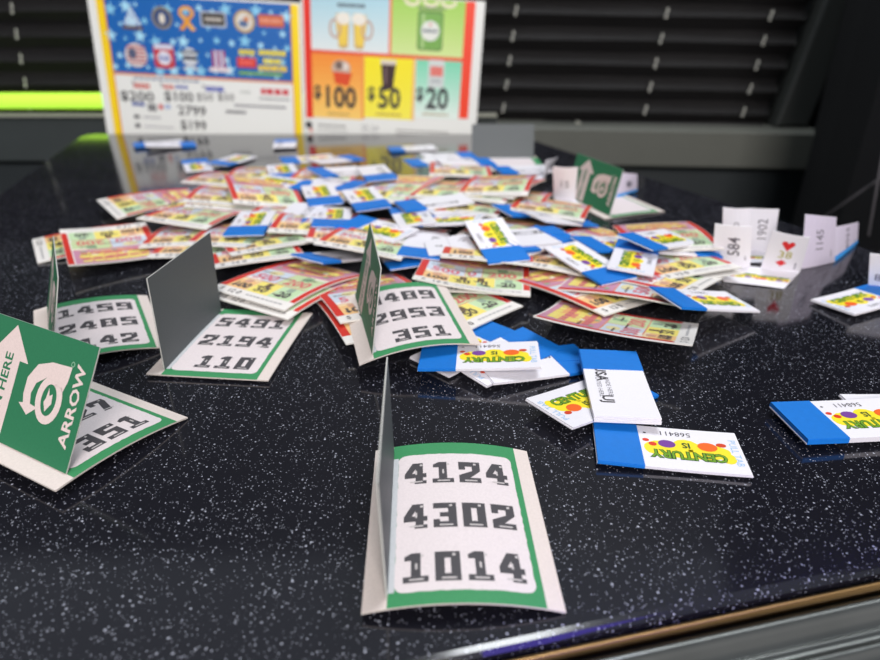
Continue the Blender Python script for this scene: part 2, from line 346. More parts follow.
    a.micro(160*mm, 46*mm, 188*mm, 5.4*mm, (206, 66, 78), 2, 4, 36).micro(158*mm, 41*mm, 188*mm, 1.5*mm, (120, 120, 126), 2, 8, 37).micro(140*mm, 46*mm, 150*mm, 2*mm, (180, 186, 180), 2, 3, 38)
    a.micro(133*mm, 33*mm, 184*mm, 2.2*mm, (120, 120, 128), 2, 14, 39).micro(124*mm, 26*mm, 144*mm, 3*mm, (105, 105, 112), 2, 6, 40)
    for x in (34, 62, 104): a.text('$', x*mm, 50*mm, 6*mm, (110, 110, 120), 2)
    return a
def grad(a, x0, y0, x1, y1, c0, c1, n=10, lv=1):
    for k in range(n):
        t = k/(n-1); a.rect(x0*mm, (y0+(y1-y0)*k/n)*mm, x1*mm, (y0+(y1-y0)*(k+1)/n)*mm, tuple(c0[i]+(c1[i]-c0[i])*t for i in range(3)), lv)
def right_board():
    a = Art()
    a.rect(2*mm, 14.5*mm, 9*mm, 129*mm, (226, 50, 36), 1).rect(157*mm, 22*mm, 166.5*mm, 129*mm, (240, 68, 40), 1)
    a.rect(8*mm, 75.5*mm, 158*mm, 79*mm, (230, 92, 60), 1)
    grad(a, 9, 79, 84.5, 129, (222, 232, 232), (170, 212, 226)); grad(a, 87, 79, 157, 129, (206, 228, 150), (160, 208, 88))
    a.rect(84.5*mm, 78*mm, 87*mm, 129*mm, (236, 120, 90), 2)
    grad(a, 9, 15.5, 58.5, 75.5, (250, 206, 110), (244, 148, 58)); grad(a, 61, 18, 108.5, 75.5, (248, 236, 84), (246, 230, 30)); grad(a, 112, 21, 157, 75.5, (226, 240, 232), (128, 214, 178))
    a.rect(58.5*mm, 16*mm, 61*mm, 76*mm, (240, 150, 80), 2).rect(108.5*mm, 18*mm, 111.5*mm, 76*mm, (240, 190, 110), 2)
    # two mugs of beer
    for sx in (-1, 1):
        cx = 48+sx*8.5
        a.poly([((cx+sx*x)*mm, (98+y)*mm) for x, y in ((-5.5, -15), (-1.5, -17), (3.5, -16), (6.8, 8), (6, 14), (-6, 15), (-6.6, 6))], (208, 176, 110), 2)
        a.poly([((cx+sx*x)*mm, (98+y)*mm) for x, y in ((-4.4, -13), (2.8, -14), (5.6, 7), (-5, 6))], (238, 206, 84), 3)
        a.disc((cx+sx*-1)*mm, 108*mm, 7*mm, 5.5*mm, (236, 232, 220), 4).arc((cx+sx*7)*mm, 99*mm, 6*mm, 9*mm, 0, 359, 2*mm, (196, 160, 140), 3)
    a.micro(35*mm, 118*mm, 62*mm, 3*mm, (90, 100, 110), 2, 5, 51).micro(112*mm, 120*mm, 138*mm, 2.6*mm, (110, 130, 100), 2, 5, 52)
    for cx in (106, 124, 141): a.arc(cx*mm, 128*mm, 8*mm, 6*mm, 180, 360, 3*mm, (232, 226, 196), 2)
    # green can
    a.rrect(112*mm, 84*mm, 136.5*mm, 119*mm, 3*mm, (96, 140, 66), 2).rrect(113.5*mm, 85.5*mm, 135*mm, 117*mm, 2.5*mm, (118, 172, 78), 3).rect(116*mm, 86*mm, 118.5*mm, 116*mm, (176, 208, 140), 4)
    a.disc(124.3*mm, 101.5*mm, 9*mm, 9*mm, (226, 230, 222), 5, 20).micro(117*mm, 100*mm, 131.5*mm, 3*mm, (120, 130, 140), 6, 3, 53).star(124.3*mm, 107*mm, 1.8*mm, (206, 60, 50), 6)
    # bowl, dark pint, pale can
    a.disc(38*mm, 63*mm, 9.5*mm, 8*mm, (200, 176, 158), 2).disc(36*mm, 66*mm, 4*mm, 4*mm, (120, 100, 92), 3).disc(42*mm, 65*mm, 3.4*mm, 3.4*mm, (226, 214, 206), 3)
    a.poly([((39+x)*mm, (52+y)*mm) for x, y in ((-9, 8), (-7, -3), (6, -5), (10, 7))], (222, 78, 40), 4)
    a.poly([((84.5+x)*mm, (60+y)*mm) for x, y in ((-5, -14), (5, -14), (8, 13), (-7.5, 13))], (58, 34, 36), 3).poly([((84.5+x)*mm, (60+y)*mm) for x, y in ((-7.2, 9), (7.4, 9), (8, 13.5), (-7.6, 13.5))], (218, 206, 190), 4).rect(81*mm, 51*mm, 83*mm, 66*mm, (120, 96, 100), 4)
    a.rrect(124*mm, 50*mm, 140*mm, 76*mm, 2.5*mm, (206, 214, 212), 3).rect(126*mm, 61*mm, 138.5*mm, 70*mm, (222, 120, 110), 4).micro(127*mm, 55*mm, 137*mm, 3*mm, (170, 176, 180), 4, 3, 54)
    a.text('$', 14*mm, 39.5*mm, 17*mm, K, 3, sx=.85, bold=.03).text('100', 36*mm, 35*mm, 28*mm, K, 3, sx=.82, bold=.028)
    a.text('$', 68*mm, 41*mm, 17*mm, K, 3, sx=.85, bold=.03).text('50', 86*mm, 37*mm, 28*mm, K, 3, sx=.82, bold=.028)
    a.text('$', 116.5*mm, 43*mm, 17*mm, K, 3, sx=.85, bold=.03).text('20', 134*mm, 39*mm, 28*mm, K, 3, sx=.82, bold=.028)
    for x0, x1, y in ((24, 46, 19), (73, 98, 21.5), (120, 146, 24)): a.micro(x0*mm, y*mm, x1*mm, 1.6*mm, (170, 140, 90), 3, 5, int(x0))
    a.disc(4.5*mm, 7.5*mm, 3.4*mm, 3.6*mm, (50, 50, 54), 2).rect(5*mm, 1*mm, 8*mm, 4*mm, (214, 90, 70), 2)
    a.micro(14*mm, 7*mm, 42*mm, 2*mm, (150, 152, 150), 2, 5, 61).micro(14*mm, 3*mm, 44*mm, 1.3*mm, (176, 178, 176), 2, 7, 62).text('25.20', 67*mm, 7.5*mm, 8*mm, (150, 152, 156), 2).micro(94*mm, 6.5*mm, 148*mm, 1.8*mm, (160, 160, 158), 2, 12, 63).micro(94*mm, 3.5*mm, 146*mm, 1.2*mm, (175, 175, 172), 2, 12, 64)
    a.rect(158*mm, -16*mm, 164*mm, -10*mm, (226, 70, 50), 2)
    return a
def board(art, name, label, w, x, y, roll, yaw=0, flare=0):
    # artwork reaches 22 mm below the counter line; board is card 1.2 mm thick, slightly bowed
    a2 = Art(); a2.f = [([(p[0], p[1]+.022) for p in pts], lv, c) for pts, lv, c in art.f]
    me = shapes_to_mesh(name, a2, w, .152, .0012, base=(232, 234, 230), cuts=(10, 0), bend=lambda px, py: .003*math.sin(math.pi*px/w), mat_=GLOSSY, lift=1e-4)
    o = link(name, me)
    o.matrix_world = Matrix.Translation((x, y, 0)) @ Matrix.Rotation(yaw, 4, 'Z') @ Matrix.Rotation(R(88), 4, 'X') @ Matrix.Rotation(R(-roll), 4, 'Z') @ Matrix.Translation((0, -.022, 0))
    tag(o, label, 'prize board', 'prize boards standing behind the counter')
    return o
board(left_board(), 'prize_board', 'blue starred prize board with yellow frame and rows of emblems', .2015, -.3405, .6965, 3.0)
board(right_board(), 'prize_board', 'red framed prize board with beer mugs and $100, $50, $20 cells', .1755, -.139, .7005, 3.1)

# ---------------------------------------------------------------- where everything lies: (x, y, z, rotation x, y, z) in metres and radians
CARDS = [
 ('near', 86, ['4124', '4302', '1014'], 3.0, [0.00437, 0.13087, 0.00096, 0.00103, 0.02923, 0.03253], 'nearest open card with 4124, 4302 and 1014, its lid standing edge-on'),
 ('greylid', 90, ['5491', '2194', '110'], 0.8, [-0.08015, 0.2316, 0.0007, -0.01326, 0.00302, -0.09713], 'open card reading 5491, 2194, 110 with a grey lid standing at its left'),
 ('mid', 80, ['3489', '2953', '351'], 3.4, [-0.01336, 0.23775, 0.0069, 0.01323, -0.06095, 0.22846], 'open card reading 3489, 2953, 351 with a narrow dark lid, mid picture'),
 ('left', 70, ['1459', '2485', '142'], 2.4, [-0.13934, 0.2412, 0.00147, -0.0015, 0.05589, 0.51106], 'open card behind the big green lid, reading 1459 and 2485'),
 ('arrow', 60, ['', '  27', '351'], 1.8, [-0.11782, 0.17272, 0.00184, -0.00034, 0.07013, 1.07333], 'open card at the left edge, large green ARROW lid facing the camera'),
 ('far', 75, ['', '', ''], 0.5, [0.11204, 0.43065, 0.00034, 0.0019, -0.00025, 0.37053], 'far open card with green lid standing right of the pile'),
 ('back', 90, ['', '', ''], 0.5, [0.05319, 0.541, 0.00218, -0.00938, 0.03788, -1.52153], 'far open card with plain grey lid beside the red-framed board'),
]
GAMES = [
 ('u', [-0.17458, 0.33387, 0.00451, -0.03142, -0.06302, -2.60475], 'red-railed ticket lying apart at the left, white strip away from camera'),
 ('n', [-0.19361, 0.35269, 0.00027, -0.00028, 0.00061, -1.00937], 'ticket peeking out under the lone red-railed ticket at left'),
 ('a', [-0.06887, 0.28493, 0.00384, -0.07866, 0.01375, -0.53195], 'top ticket of the pair right of the grey lid, white footer toward camera'),
 ('a', [-0.06629, 0.28081, 0.00197, -0.05911, -0.00015, -0.54347], 'lower ticket of the pair right of the grey lid'),
 ('n', [-0.03061, 0.26934, 0.0037, -0.10566, 0.0176, 0.40756], 'purple and red ticket under the raised-lid card, upper of two'),
 ('n', [-0.02595, 0.25508, 0.00266, -0.08478, 0.00249, 0.38688], 'ticket under the raised-lid card, lower of two, orange rail at left'),
 ('n', [-0.00036, 0.26364, 0.00183, -0.05826, 5e-05, 0.77643], 'ticket poking out right of the raised-lid card, white end'),
 ('u', [0.01262, 0.29428, 0.00581, -0.0633, 0.12345, -0.12666], 'red-railed ticket facing camera in front of the pile, three prices visible'),
 ('n', [0.02057, 0.29419, 0.00341, -0.1004, 0.01613, -0.112], 'ticket beneath the front red-railed one, its right end showing'),
 ('n', [0.02494, 0.3192, 0.00679, -0.17014, 0.06113, -0.11983], 'dark pink ticket edge under the sideways-logo ticket'),
 ('u', [0.07062, 0.23554, 0.00565, 5e-05, 0.24584, 1.14508], 'curled ticket lying alone in front of the pile at right, tipped up'),
 ('n', [0.06474, 0.27918, 0.00321, -0.02071, 0.10828, 0.70337], 'purple-ended ticket at the near right rim of the pile'),
 ('n', [0.08642, 0.27448, 0.00552, -0.03564, 0.12834, 1.11016], 'ticket with long red line under the ticket pointing right'),
 ('n', [0.09638, 0.28924, 0.00488, -0.07549, 0.11116, 0.87392], 'ticket with a pink corner under the rightmost near tickets'),
 ('n', [0.12046, 0.3405, 0.00712, -0.06707, -0.07325, -0.04286], 'large red-edged ticket forming the right shoulder of the pile'),
 ('n', [0.11198, 0.31159, 0.00419, -0.13204, -0.00848, 0.35512], 'upper pale ticket with green edge at the right rim of the pile'),
 ('n', [0.11309, 0.31047, 0.00286, -0.09238, -0.00216, 0.37553], 'lower pale ticket with green edge at the right rim of the pile'),
 ('n', [0.06798, 0.39218, 0.00795, -0.12342, 0.06643, -0.3051], 'orange-ended ticket just left of the far green card'),
 ('n', [0.04778, 0.41982, 0.00667, -0.10599, -0.00481, -0.27761], 'ticket with bright red corner behind the blue tangle'),
 ('n', [0.08586, 0.34023, 0.00378, -0.07349, 0.00271, -0.73949], 'pink-topped ticket between the blue tangle and right shoulder'),
 ('a', [-0.18319, 0.41617, 0.00468, -0.03293, 0.05, -0.89306], 'leftmost ticket of the pile, red rail away from camera'),
 ('a', [-0.14131, 0.38078, 0.00724, -0.10781, 0.05826, -0.27086], 'ticket overlapping the leftmost one of the pile'),
 ('n', [-0.13687, 0.42123, 0.00756, -0.08235, 0.12061, 0.10052], 'upper of two pale tickets left of the orange-railed one'),
 ('n', [-0.13368, 0.41499, 0.00621, -0.08051, 0.11795, 0.09047], 'lower of two pale tickets left of the orange-railed one'),
 ('a', [-0.11441, 0.42214, 0.01005, 0.08211, 0.2185, 0.40592], 'orange-railed ticket tilted up at the upper left of the pile'),
 ('n', [-0.15266, 0.47616, 0.00488, -0.1041, 0.06698, -0.12222], 'pale pink ticket at the far left of the pile'),
 ('n', [-0.1343, 0.49892, 0.00371, -0.08317, 0.04694, 0.06385], 'faint ticket behind the orange-railed one'),
 ('n', [-0.10867, 0.34909, 0.00491, -0.11878, 0.05398, 0.00035], 'ticket below the thick left blue-banded ticket'),
 ('n', [-0.09729, 0.34316, 0.00432, -0.14057, -0.00111, 0.50549], 'purple cornered ticket right of the grey lid top'),
 ('n', [-0.09809, 0.32794, 0.00382, -0.1227, -0.00103, 0.40358], 'lowest green-edged ticket right of the grey lid top'),
 ('n', [-0.13782, 0.35643, 0.0032, -0.10315, 0.00318, 0.11784], 'purple ticket just above the grey lid'),
 ('n', [-0.12505, 0.34022, 0.00299, -0.09731, 0.00432, 0.00194], 'ticket under the purple one above the grey lid'),
 ('n', [-0.07064, 0.36605, 0.00748, -0.06495, 0.07914, 0.02059], 'small looking red-railed ticket left of the diagonal one'),
 ('n', [-0.03474, 0.32957, 0.00859, -0.14124, 0.11712, -0.204], 'ticket with diagonal orange rail above the raised lid'),
 ('n', [-0.04952, 0.35047, 0.00594, -0.10784, 0.11609, 0.08517], 'ticket with upright red rail behind the diagonal one'),
 ('n', [-0.02876, 0.42764, 0.01069, 0.06742, -0.08707, -0.47107], 'orange-topped ticket at the top of the pile, left of centre'),
 ('n', [-0.00158, 0.4258, 0.01062, -0.05991, -0.03, -0.28947], 'pale green ticket near the centre of the pile'),
 ('n', [0.03845, 0.42712, 0.01161, -0.01736, -0.08952, -0.48711], 'lower ticket of the far right fan'),
 ('a', [0.03842, 0.42539, 0.01384, -0.02548, -0.05911, -0.24334], 'top ticket of the far right fan'),
 ('n', [0.02759, 0.42136, 0.01058, -0.06173, 0.0109, -0.35413], 'bottom ticket of the far right fan'),
 ('n', [0.0146, 0.4846, 0.0101, -0.05841, 0.0443, -0.00486], 'dark-edged ticket at the far side of the pile'),
 ('n', [-0.16042, 0.42114, 0.00352, -0.09132, -0.00729, -0.40573], 'ticket between the two leftmost overlapping ones'),
 ('n', [-0.08841, 0.38392, 0.00598, -0.12147, 0.09985, -0.0577], 'ticket under the blue end left of the small red-railed one'),
 ('n', [-0.05239, 0.42878, 0.0079, -0.07549, 0.03172, -0.11205], 'ticket under the thick blue-banded one with a white edge, centre left'),
 ('n', [-0.08176, 0.47746, 0.00727, -0.06704, 0.04232, -0.04288], 'far ticket under the white-backed one with wide blue end'),
 ('n', [0.04102, 0.3552, 0.00623, -0.10944, -0.00926, -0.43123], 'ticket under the blue tangle at mid pile'),
 ('n', [0.0685, 0.31373, 0.00392, -0.12731, 0.00064, -0.50283], 'ticket beneath the one sloping toward the camera'),
 ('n', [0.0188, 0.39851, 0.00763, -0.12955, 0.04125, -0.27581], 'ticket under the long blue-banded one at the pile centre'),
 ('n', [-0.02247, 0.3512, 0.00638, -0.15949, 0.06954, -0.29381], 'ticket beneath the logo-ended ticket above the raised lid'),
]
FOLDED = [
 ('f', 0, [0.0681, 0.16112, 0.00092, 0.00236, -0.02839, 3.00315], 'nearest blue-banded ticket lying right of the big open card, fruit logo and 568411 fully visible'),
 ('b', 1, [0.05957, 0.1916, 0.00454, -0.00245, -0.02213, 1.49268], 'blue-banded ticket lying back up with USA and made here printing, band away from camera'),
 ('f', 0, [0.01418, 0.21009, 0.00541, 0.02661, 0.0398, -3.20761], 'blue-banded ticket with 568411, its band tucked under the raised-lid card in mid picture'),
 ('f', 0, [0.0248, 0.21663, 0.00206, 0.08585, 0.01452, 0.75993], 'blue-banded ticket lying diagonally, blue end to the right behind the 568411 ticket'),
 ('b', 0, [0.03548, 0.21161, 0.00123, -0.00082, 0.04638, 0.33588], 'blue-banded ticket whose band touches the corner of the USA-printed ticket'),
 ('f', 0, [0.0111, 0.22575, 0.00104, 0.0003, -0.03507, 0.8025], 'lowest ticket of the near fan, blue end farthest from the camera'),
 ('f', 0, [0.05116, 0.18681, 0.00221, 0.00063, 0.0905, 0.64433], 'ticket half hidden under the USA-printed ticket, fruit logo showing at its left'),
 ('f', 1, [0.12994, 0.17401, 0.0019, -0.00014, -0.02669, -3.0418], 'thick blue-banded ticket at the right edge of the picture'),
 ('b', 0, [0.15702, 0.18129, 0.00063, 0.00032, 0.01781, 0.08162], 'white ticket tip showing behind the thick ticket at the right edge'),
 ('f', 0, [0.11018, 0.25245, 0.00882, -0.03339, -0.221, 3.513], 'blue-banded ticket pointing right off the near right end of the pile'),
 ('f', 0, [0.0696, 0.29168, 0.0107, -0.01144, 0.0731, -1.07422], 'blue-banded ticket sloping toward the camera with its band over the red-lined tickets'),
 ('f', 0, [0.0275, 0.31163, 0.01487, 0.02311, 0.16521, -1.3234], 'blue-banded ticket on top mid pile, sideways logo, band toward the camera'),
 ('f', 0, [0.09249, 0.2968, 0.01154, 0.06382, -0.00664, 1.21831], 'blue-banded ticket with its logo end toward camera, right side of pile'),
 ('f', 0, [0.10914, 0.31575, 0.01373, -0.12754, -0.16441, -2.41748], 'blue-banded ticket lying on the large red-edged ticket at the right of the pile'),
 ('f', 0, [0.11878, 0.31895, 0.00895, 0.06886, 0.08863, 0.05875], 'ticket whose blue end is the rightmost of the pile'),
 ('f', 0, [0.0894, 0.32293, 0.00873, -0.08889, -0.17762, 3.66051], 'blue-banded ticket left of the logo-end ticket at the right of the pile'),
 ('b', 0, [0.04754, 0.32407, 0.01029, 0.17762, 0.05911, 0.90944], 'white-backed ticket pointing at the camera from the blue tangle'),
 ('b', 0, [0.05398, 0.32995, 0.00902, -0.1096, -0.13192, -2.51297], 'ticket lying under the blue tangle beside the sideways-logo ticket'),
 ('f', 0, [0.05306, 0.3791, 0.00975, -0.07773, -0.17506, 3.68983], 'blue-banded ticket behind the tangle near the red-edged ticket'),
 ('b', 0, [0.06805, 0.36274, 0.00997, 0.05166, 0.22388, 0.59118], 'thin ticket with small blue end in front of the far green card'),
 ('b', 0, [-0.00802, 0.3219, 0.00906, -0.08251, -0.04778, -1.69038], 'white-backed ticket left of the opened sheet, blue strip toward the camera'),
 ('f', 0, [-0.03437, 0.3406, 0.01134, -0.084, -0.00732, 2.47593], 'blue-banded ticket above the raised lid, logo end at lower right'),
 ('f', 1, [-0.04455, 0.3894, 0.01384, 0.0474, -0.00533, -1.24322], 'thick blue-banded ticket with white edge, mid pile, logo behind the band'),
 ('f', 0, [-0.01589, 0.36102, 0.01241, -0.07417, 0.03694, 1.77229], 'blue-banded ticket with its logo in front of the band, centre of pile'),
 ('f', 0, [0.0022, 0.34986, 0.01335, -0.00734, 0.13423, -3.54574], 'long blue-banded ticket in front of the pile centre, above the dark gap'),
 ('b', 0, [-0.00353, 0.38086, 0.01425, -0.01356, 0.00284, -2.74748], 'white-backed ticket pointing right from the centre of the pile'),
 ('f', 0, [0.0101, 0.3794, 0.01098, 0.01744, 0.09698, 0.53801], 'ticket seen almost edge-on, a small blue end left of the blue tangle'),
 ('f', 1, [-0.07439, 0.40837, 0.01121, 0.00761, -0.00544, -1.27882], 'thick blue-banded ticket, white edge to camera, left of the pile centre'),
 ('f', 1, [-0.06121, 0.36628, 0.00945, -0.06161, -0.07499, -1.47059], 'blue-banded ticket with long white edge, above the diagonal red ticket'),
 ('b', 0, [-0.07201, 0.47387, 0.01094, -0.12112, -0.13702, -2.3787], 'white-backed ticket with wide blue end, far left of the pile centre'),
 ('f', 0, [-0.10413, 0.44559, 0.01003, 0.02693, 0.01524, -0.34906], 'ticket resting on the orange-railed ticket, blue end at its right'),
 ('f', 0, [-0.11499, 0.48466, 0.00861, 0.01148, -0.01764, -1.25433], 'small far ticket at the upper left of the pile, blue edge to camera'),
 ('f', 1, [-0.10393, 0.35223, 0.01031, 0.0088, -0.03342, -1.50862], 'thick blue-banded ticket at the left of the pile, band toward camera'),
 ('b', 0, [-0.08301, 0.37261, 0.0096, 0.02243, 0.00538, -1.74312], 'ticket with a slanting blue end beside the small red-railed ticket'),
 ('b', 1, [-0.04387, 0.4535, 0.01424, 0.02522, -0.03676, -1.29421], 'thick ticket with white edge at the far side of the pile centre'),
 ('b', 0, [-0.07057, 0.43829, 0.01109, 0.0616, -0.07235, -0.62262], 'thin ticket sloping right with tiny blue end, far left centre'),
 ('b', 0, [-0.08349, 0.53814, 0.00559, 0.02068, 0.0571, 0.75888], 'far ticket lying level, small blue end at its right'),
 ('f', 0, [-0.10786, 0.54479, 0.00477, -0.02025, -0.025, -2.73012], 'far ticket lying level, blue end at its left'),
 ('b', 0, [-0.02536, 0.60707, 0.00083, -0.00119, -0.02488, 3.40383], 'lone ticket just before the red-framed board, blue end at left'),
 ('b', 0, [-0.2623, 0.62802, 0.00109, -0.01455, -0.03085, -2.66012], 'lone ticket before the star board, blue end at left'),
 ('b', 0, [-0.24683, 0.61811, 0.00222, 0.02101, 0.0619, 0.44237], 'ticket lying over another before the star board, blue end at right'),
 ('f', 0, [-0.19699, 0.5387, 0.00088, 0.01076, -0.0222, 1.99049], 'lone ticket left of the pile, logo toward the camera'),
 ('f', 0, [-0.17215, 0.55317, 0.00195, -0.03958, -0.06004, -1.85304], 'lone ticket between the pile and the star board, slanting'),
 ('b', 0, [-0.14421, 0.62851, 0.00094, 0.01269, 0.01093, 1.74747], 'small pale ticket at the foot of the boards, where they meet'),
 ('b', 0, [-0.00534, 0.51415, 0.0089, -0.04239, -0.05838, -2.74763], 'far ticket, blue end at left, in front of the red-framed board'),
 ('b', 0, [0.00723, 0.53926, 0.0083, 0.03277, 0.02805, 0.27921], 'far ticket with blue end before the right corner of the red-framed board'),
 ('b', 0, [0.01944, 0.50289, 0.0117, 0.03543, 0.06329, 0.27296], 'ticket on the dark stack, blue end beside the grey upright lid'),
 ('b', 0, [0.06189, 0.49278, 0.00809, -0.02528, -0.05024, -2.83933], 'ticket with blue end lying below the far grey lid'),
 ('f', 0, [0.18953, 0.27027, 0.00146, -0.06499, -0.01886, 0.44961], 'white ticket without visible band at the right edge, below the upright panel'),
 ('b', 0, [-0.05225, 0.31323, 0.0056, -0.007, -0.25479, 4.147], 'ticket with blue end lying on bare counter below the diagonal red ticket'),
 ('b', 0, [-0.02007, 0.3176, 0.00437, 0.03998, -0.10115, -1.27285], 'ticket with blue end poking out left of the front red-railed ticket'),
 ('b', 0, [0.04919, 0.32192, 0.01087, -0.13119, -0.14797, -2.43536], 'ticket of the blue tangle, its blue end touching the sideways-logo ticket'),
 ('b', 0, [0.05015, 0.32606, 0.01197, 0.12346, 0.12295, 0.6376], 'topmost ticket of the blue tangle, blue end pointing right'),
]
SHEETS = [
 ('opened_ticket', 'unfolded white ticket standing up, 584 on one flap, heart and diamond on the other', [['base2', [[0.13643, 0.29439, 0.0003], [0.16125, 0.28579, 0.0003], [0.17929, 0.30744, 0.0003], [0.13957, 0.31859, 0.0003]]], ['584', [[0.13957, 0.31859, 0.0003], [0.15669, 0.31293, 0.0003], [0.14977, 0.30619, 0.02444], [0.13376, 0.31091, 0.02445]]], ['hearts', [[0.16115, 0.31154, 0.0003], [0.17929, 0.30744, 0.0003], [0.17344, 0.29669, 0.0221], [0.1585, 0.30275, 0.02355]]]]),
 ('opened_ticket', 'unfolded white ticket standing behind the one marked 584', [['p0', [[0.1528, 0.33982, 0.0003], [0.16623, 0.33822, 0.0003], [0.16031, 0.33401, 0.02526], [0.14699, 0.33571, 0.02531]]], ['1902', [[0.16623, 0.33822, 0.0003], [0.17901, 0.33664, 0.0003], [0.17424, 0.33175, 0.02539], [0.16031, 0.33401, 0.02526]]], ['base1', [[0.15555, 0.32003, 0.0003], [0.1719, 0.31859, 0.0003], [0.17901, 0.33664, 0.0003], [0.16299, 0.33822, 0.0003]]]]),
 ('opened_ticket', 'shaded unfolded ticket with two numbered flaps and a blue lower edge at right', [['1145', [[0.18179, 0.31154, 0.0003], [0.20371, 0.32148, 0.0003], [0.19295, 0.31274, 0.0269], [0.17538, 0.30906, 0.0295]]], ['0953', [[0.20371, 0.32148, 0.0003], [0.23246, 0.35135, 0.0003], [0.22472, 0.34387, 0.01472], [0.20297, 0.32711, 0.01738]]]]),
 ('opened_ticket', 'white flap standing at the right edge of the picture', [['p5', [[0.20132, 0.28699, 0.0003], [0.21748, 0.2799, 0.0003], [0.20998, 0.27392, 0.0201], [0.19312, 0.28106, 0.01984]]]]),
 ('opened_ticket', 'white numbered flap standing left of the far green lid', [['15', [[0.0769, 0.43871, 0.002], [0.08971, 0.43127, 0.002], [0.0878, 0.4226, 0.02644], [0.0729, 0.42877, 0.02569]]], ['base1', [[0.07632, 0.41023, 0.002], [0.09135, 0.4058, 0.002], [0.09082, 0.43373, 0.002], [0.07661, 0.44124, 0.002]]]]),
 ('opened_ticket', 'grey flap with blue lower edge standing right of the far green lid', [['p8', [[0.11972, 0.44238, 0.001], [0.13891, 0.4608, 0.001], [0.13474, 0.45214, 0.01502], [0.1206, 0.446, 0.01759]]]]),
 ('opened_ticket', 'pale strip curling upward right of the far grey lid', [['white', [[0.03989, 0.47815, 0.006], [0.07387, 0.47219, 0.006], [0.08201, 0.50336, 0.006], [0.04638, 0.51344, 0.006]]], ['white', [[0.07387, 0.47219, 0.006], [0.08201, 0.50336, 0.006], [0.08771, 0.497, 0.0171], [0.07538, 0.47475, 0.01968]]]]),
 ('opened_ticket', 'opened blank ticket sheet lying flat left of the sideways-logo ticket', [['sheet', [[-0.00531, 0.30126, 0.011], [0.01896, 0.30407, 0.011], [0.01425, 0.33477, 0.011], [-0.00817, 0.32188, 0.011]]]]),
]

# ---------------------------------------------------------------- open window cards with lids
GREEN = (62, 142, 92); PAPER = (222, 210, 204); WHITE = (224, 214, 216); INK = (74, 72, 76)
DIG = {
 '0': [[(0, 0), (1.9, 0), (1.9, 7), (0, 7)], [(3.1, 0), (5, 0), (5, 7), (3.1, 7)], [(1.9, 0), (3.1, 0), (3.1, 1.7), (1.9, 1.7)], [(1.9, 5.4), (3.1, 5.4), (3.1, 7), (1.9, 7)]],
 '1': [[(1.6, 1.4), (3.5, 1.4), (3.5, 7), (1.6, 7)], [(.1, 0), (5, 0), (5, 1.4), (.1, 1.4)], [(.3, 5.2), (1.6, 5.2), (1.6, 7), (.3, 6.2)]],
 '2': [[(0, 5.4), (5, 5.4), (5, 7), (0, 7)], [(3.1, 3.9), (5, 3.9), (5, 5.4), (3.1, 5.4)], [(0, 4.3), (1.5, 4.3), (1.5, 5.4), (0, 5.4)], [(0, 1.6), (2.6, 1.6), (5, 3.9), (3.1, 3.9), (0, 2.4)], [(0, 0), (5, 0), (5, 1.6), (0, 1.6)]],
 '3': [[(0, 5.4), (5, 5.4), (5, 7), (0, 7)], [(1.4, 2.9), (3.2, 2.9), (3.2, 4.2), (1.4, 4.2)], [(0, 0), (5, 0), (5, 1.6), (0, 1.6)], [(3.2, 1.6), (5, 1.6), (5, 5.4), (3.2, 5.4)], [(0, 1.6), (1.4, 1.6), (1.4, 2.3), (0, 2.3)]],
 '4': [[(2.5, .9), (4.2, .9), (4.2, 7), (2.5, 7)], [(2.3, 0), (5, 0), (5, 1.0), (2.3, 1.0)], [(0, 2), (2.5, 2), (2.5, 3.5), (0, 3.5)], [(4.2, 2), (5, 2), (5, 3.4), (4.2, 3.4)], [(0, 3.5), (1.7, 3.5), (2.5, 5), (2.5, 7), (1.8, 7)]],
 '5': [[(0, 5.4), (5, 5.4), (5, 7), (0, 7)], [(0, 3.2), (1.8, 3.2), (1.8, 5.4), (0, 5.4)], [(1.8, 3.1), (5, 3.1), (5, 4.4), (1.8, 4.4)], [(3.2, 1.6), (5, 1.6), (5, 3.1), (3.2, 3.1)], [(0, 0), (5, 0), (5, 1.6), (0, 1.6)]],
 '7': [[(0, 5.4), (5, 5.4), (5, 7), (0, 7)], [(1, 0), (3.2, 0), (5, 5.4), (3, 5.4)], [(0, 4.2), (1.5, 4.2), (1.5, 5.4), (0, 5.4)]],
}
DIG[' '] = []
DIG['8'] = [[(0, 0), (1.7, 0), (1.7, 7), (0, 7)], [(3.3, 0), (5, 0), (5, 7), (3.3, 7)], [(1.7, 0), (3.3, 0), (3.3, 1.6), (1.7, 1.6)], [(1.7, 5.5), (3.3, 5.5), (3.3, 7), (1.7, 7)], [(1.7, 3), (3.3, 3), (3.3, 4.2), (1.7, 4.2)]]
DIG['9'] = [[(0, 3), (1.7, 3), (1.7, 7), (0, 7)], [(3.3, 0), (5, 0), (5, 7), (3.3, 7)], [(0, 0), (3.3, 0), (3.3, 1.5), (0, 1.5)], [(1.7, 5.5), (3.3, 5.5), (3.3, 7), (1.7, 7)], [(1.7, 3), (3.3, 3), (3.3, 4.2), (1.7, 4.2)]]
def block_number(a, s, x, y, h, right=None):
    sc = h/7
    for i, ch in enumerate(s):
        if ch == ' ': continue
        ox = x+i*5.95*sc
        for p in DIG[ch]: a.poly([(ox+u*sc*.95, y+v*sc) for u, v in p], INK, 3)
        a.rect(ox+1.2*sc, y+.45*sc, ox+3.9*sc, y+.85*sc, (196, 190, 190), 4)
        a.rect(ox+3.3*sc, y+5.9*sc, ox+3.9*sc, y+6.5*sc, (196, 190, 190), 4)
        if ch in '148': a.rect(ox+2.3*sc, y+3.0*sc, ox+2.7*sc, y+4.4*sc, (196, 190, 190), 4)
CW, CH = .045, .058
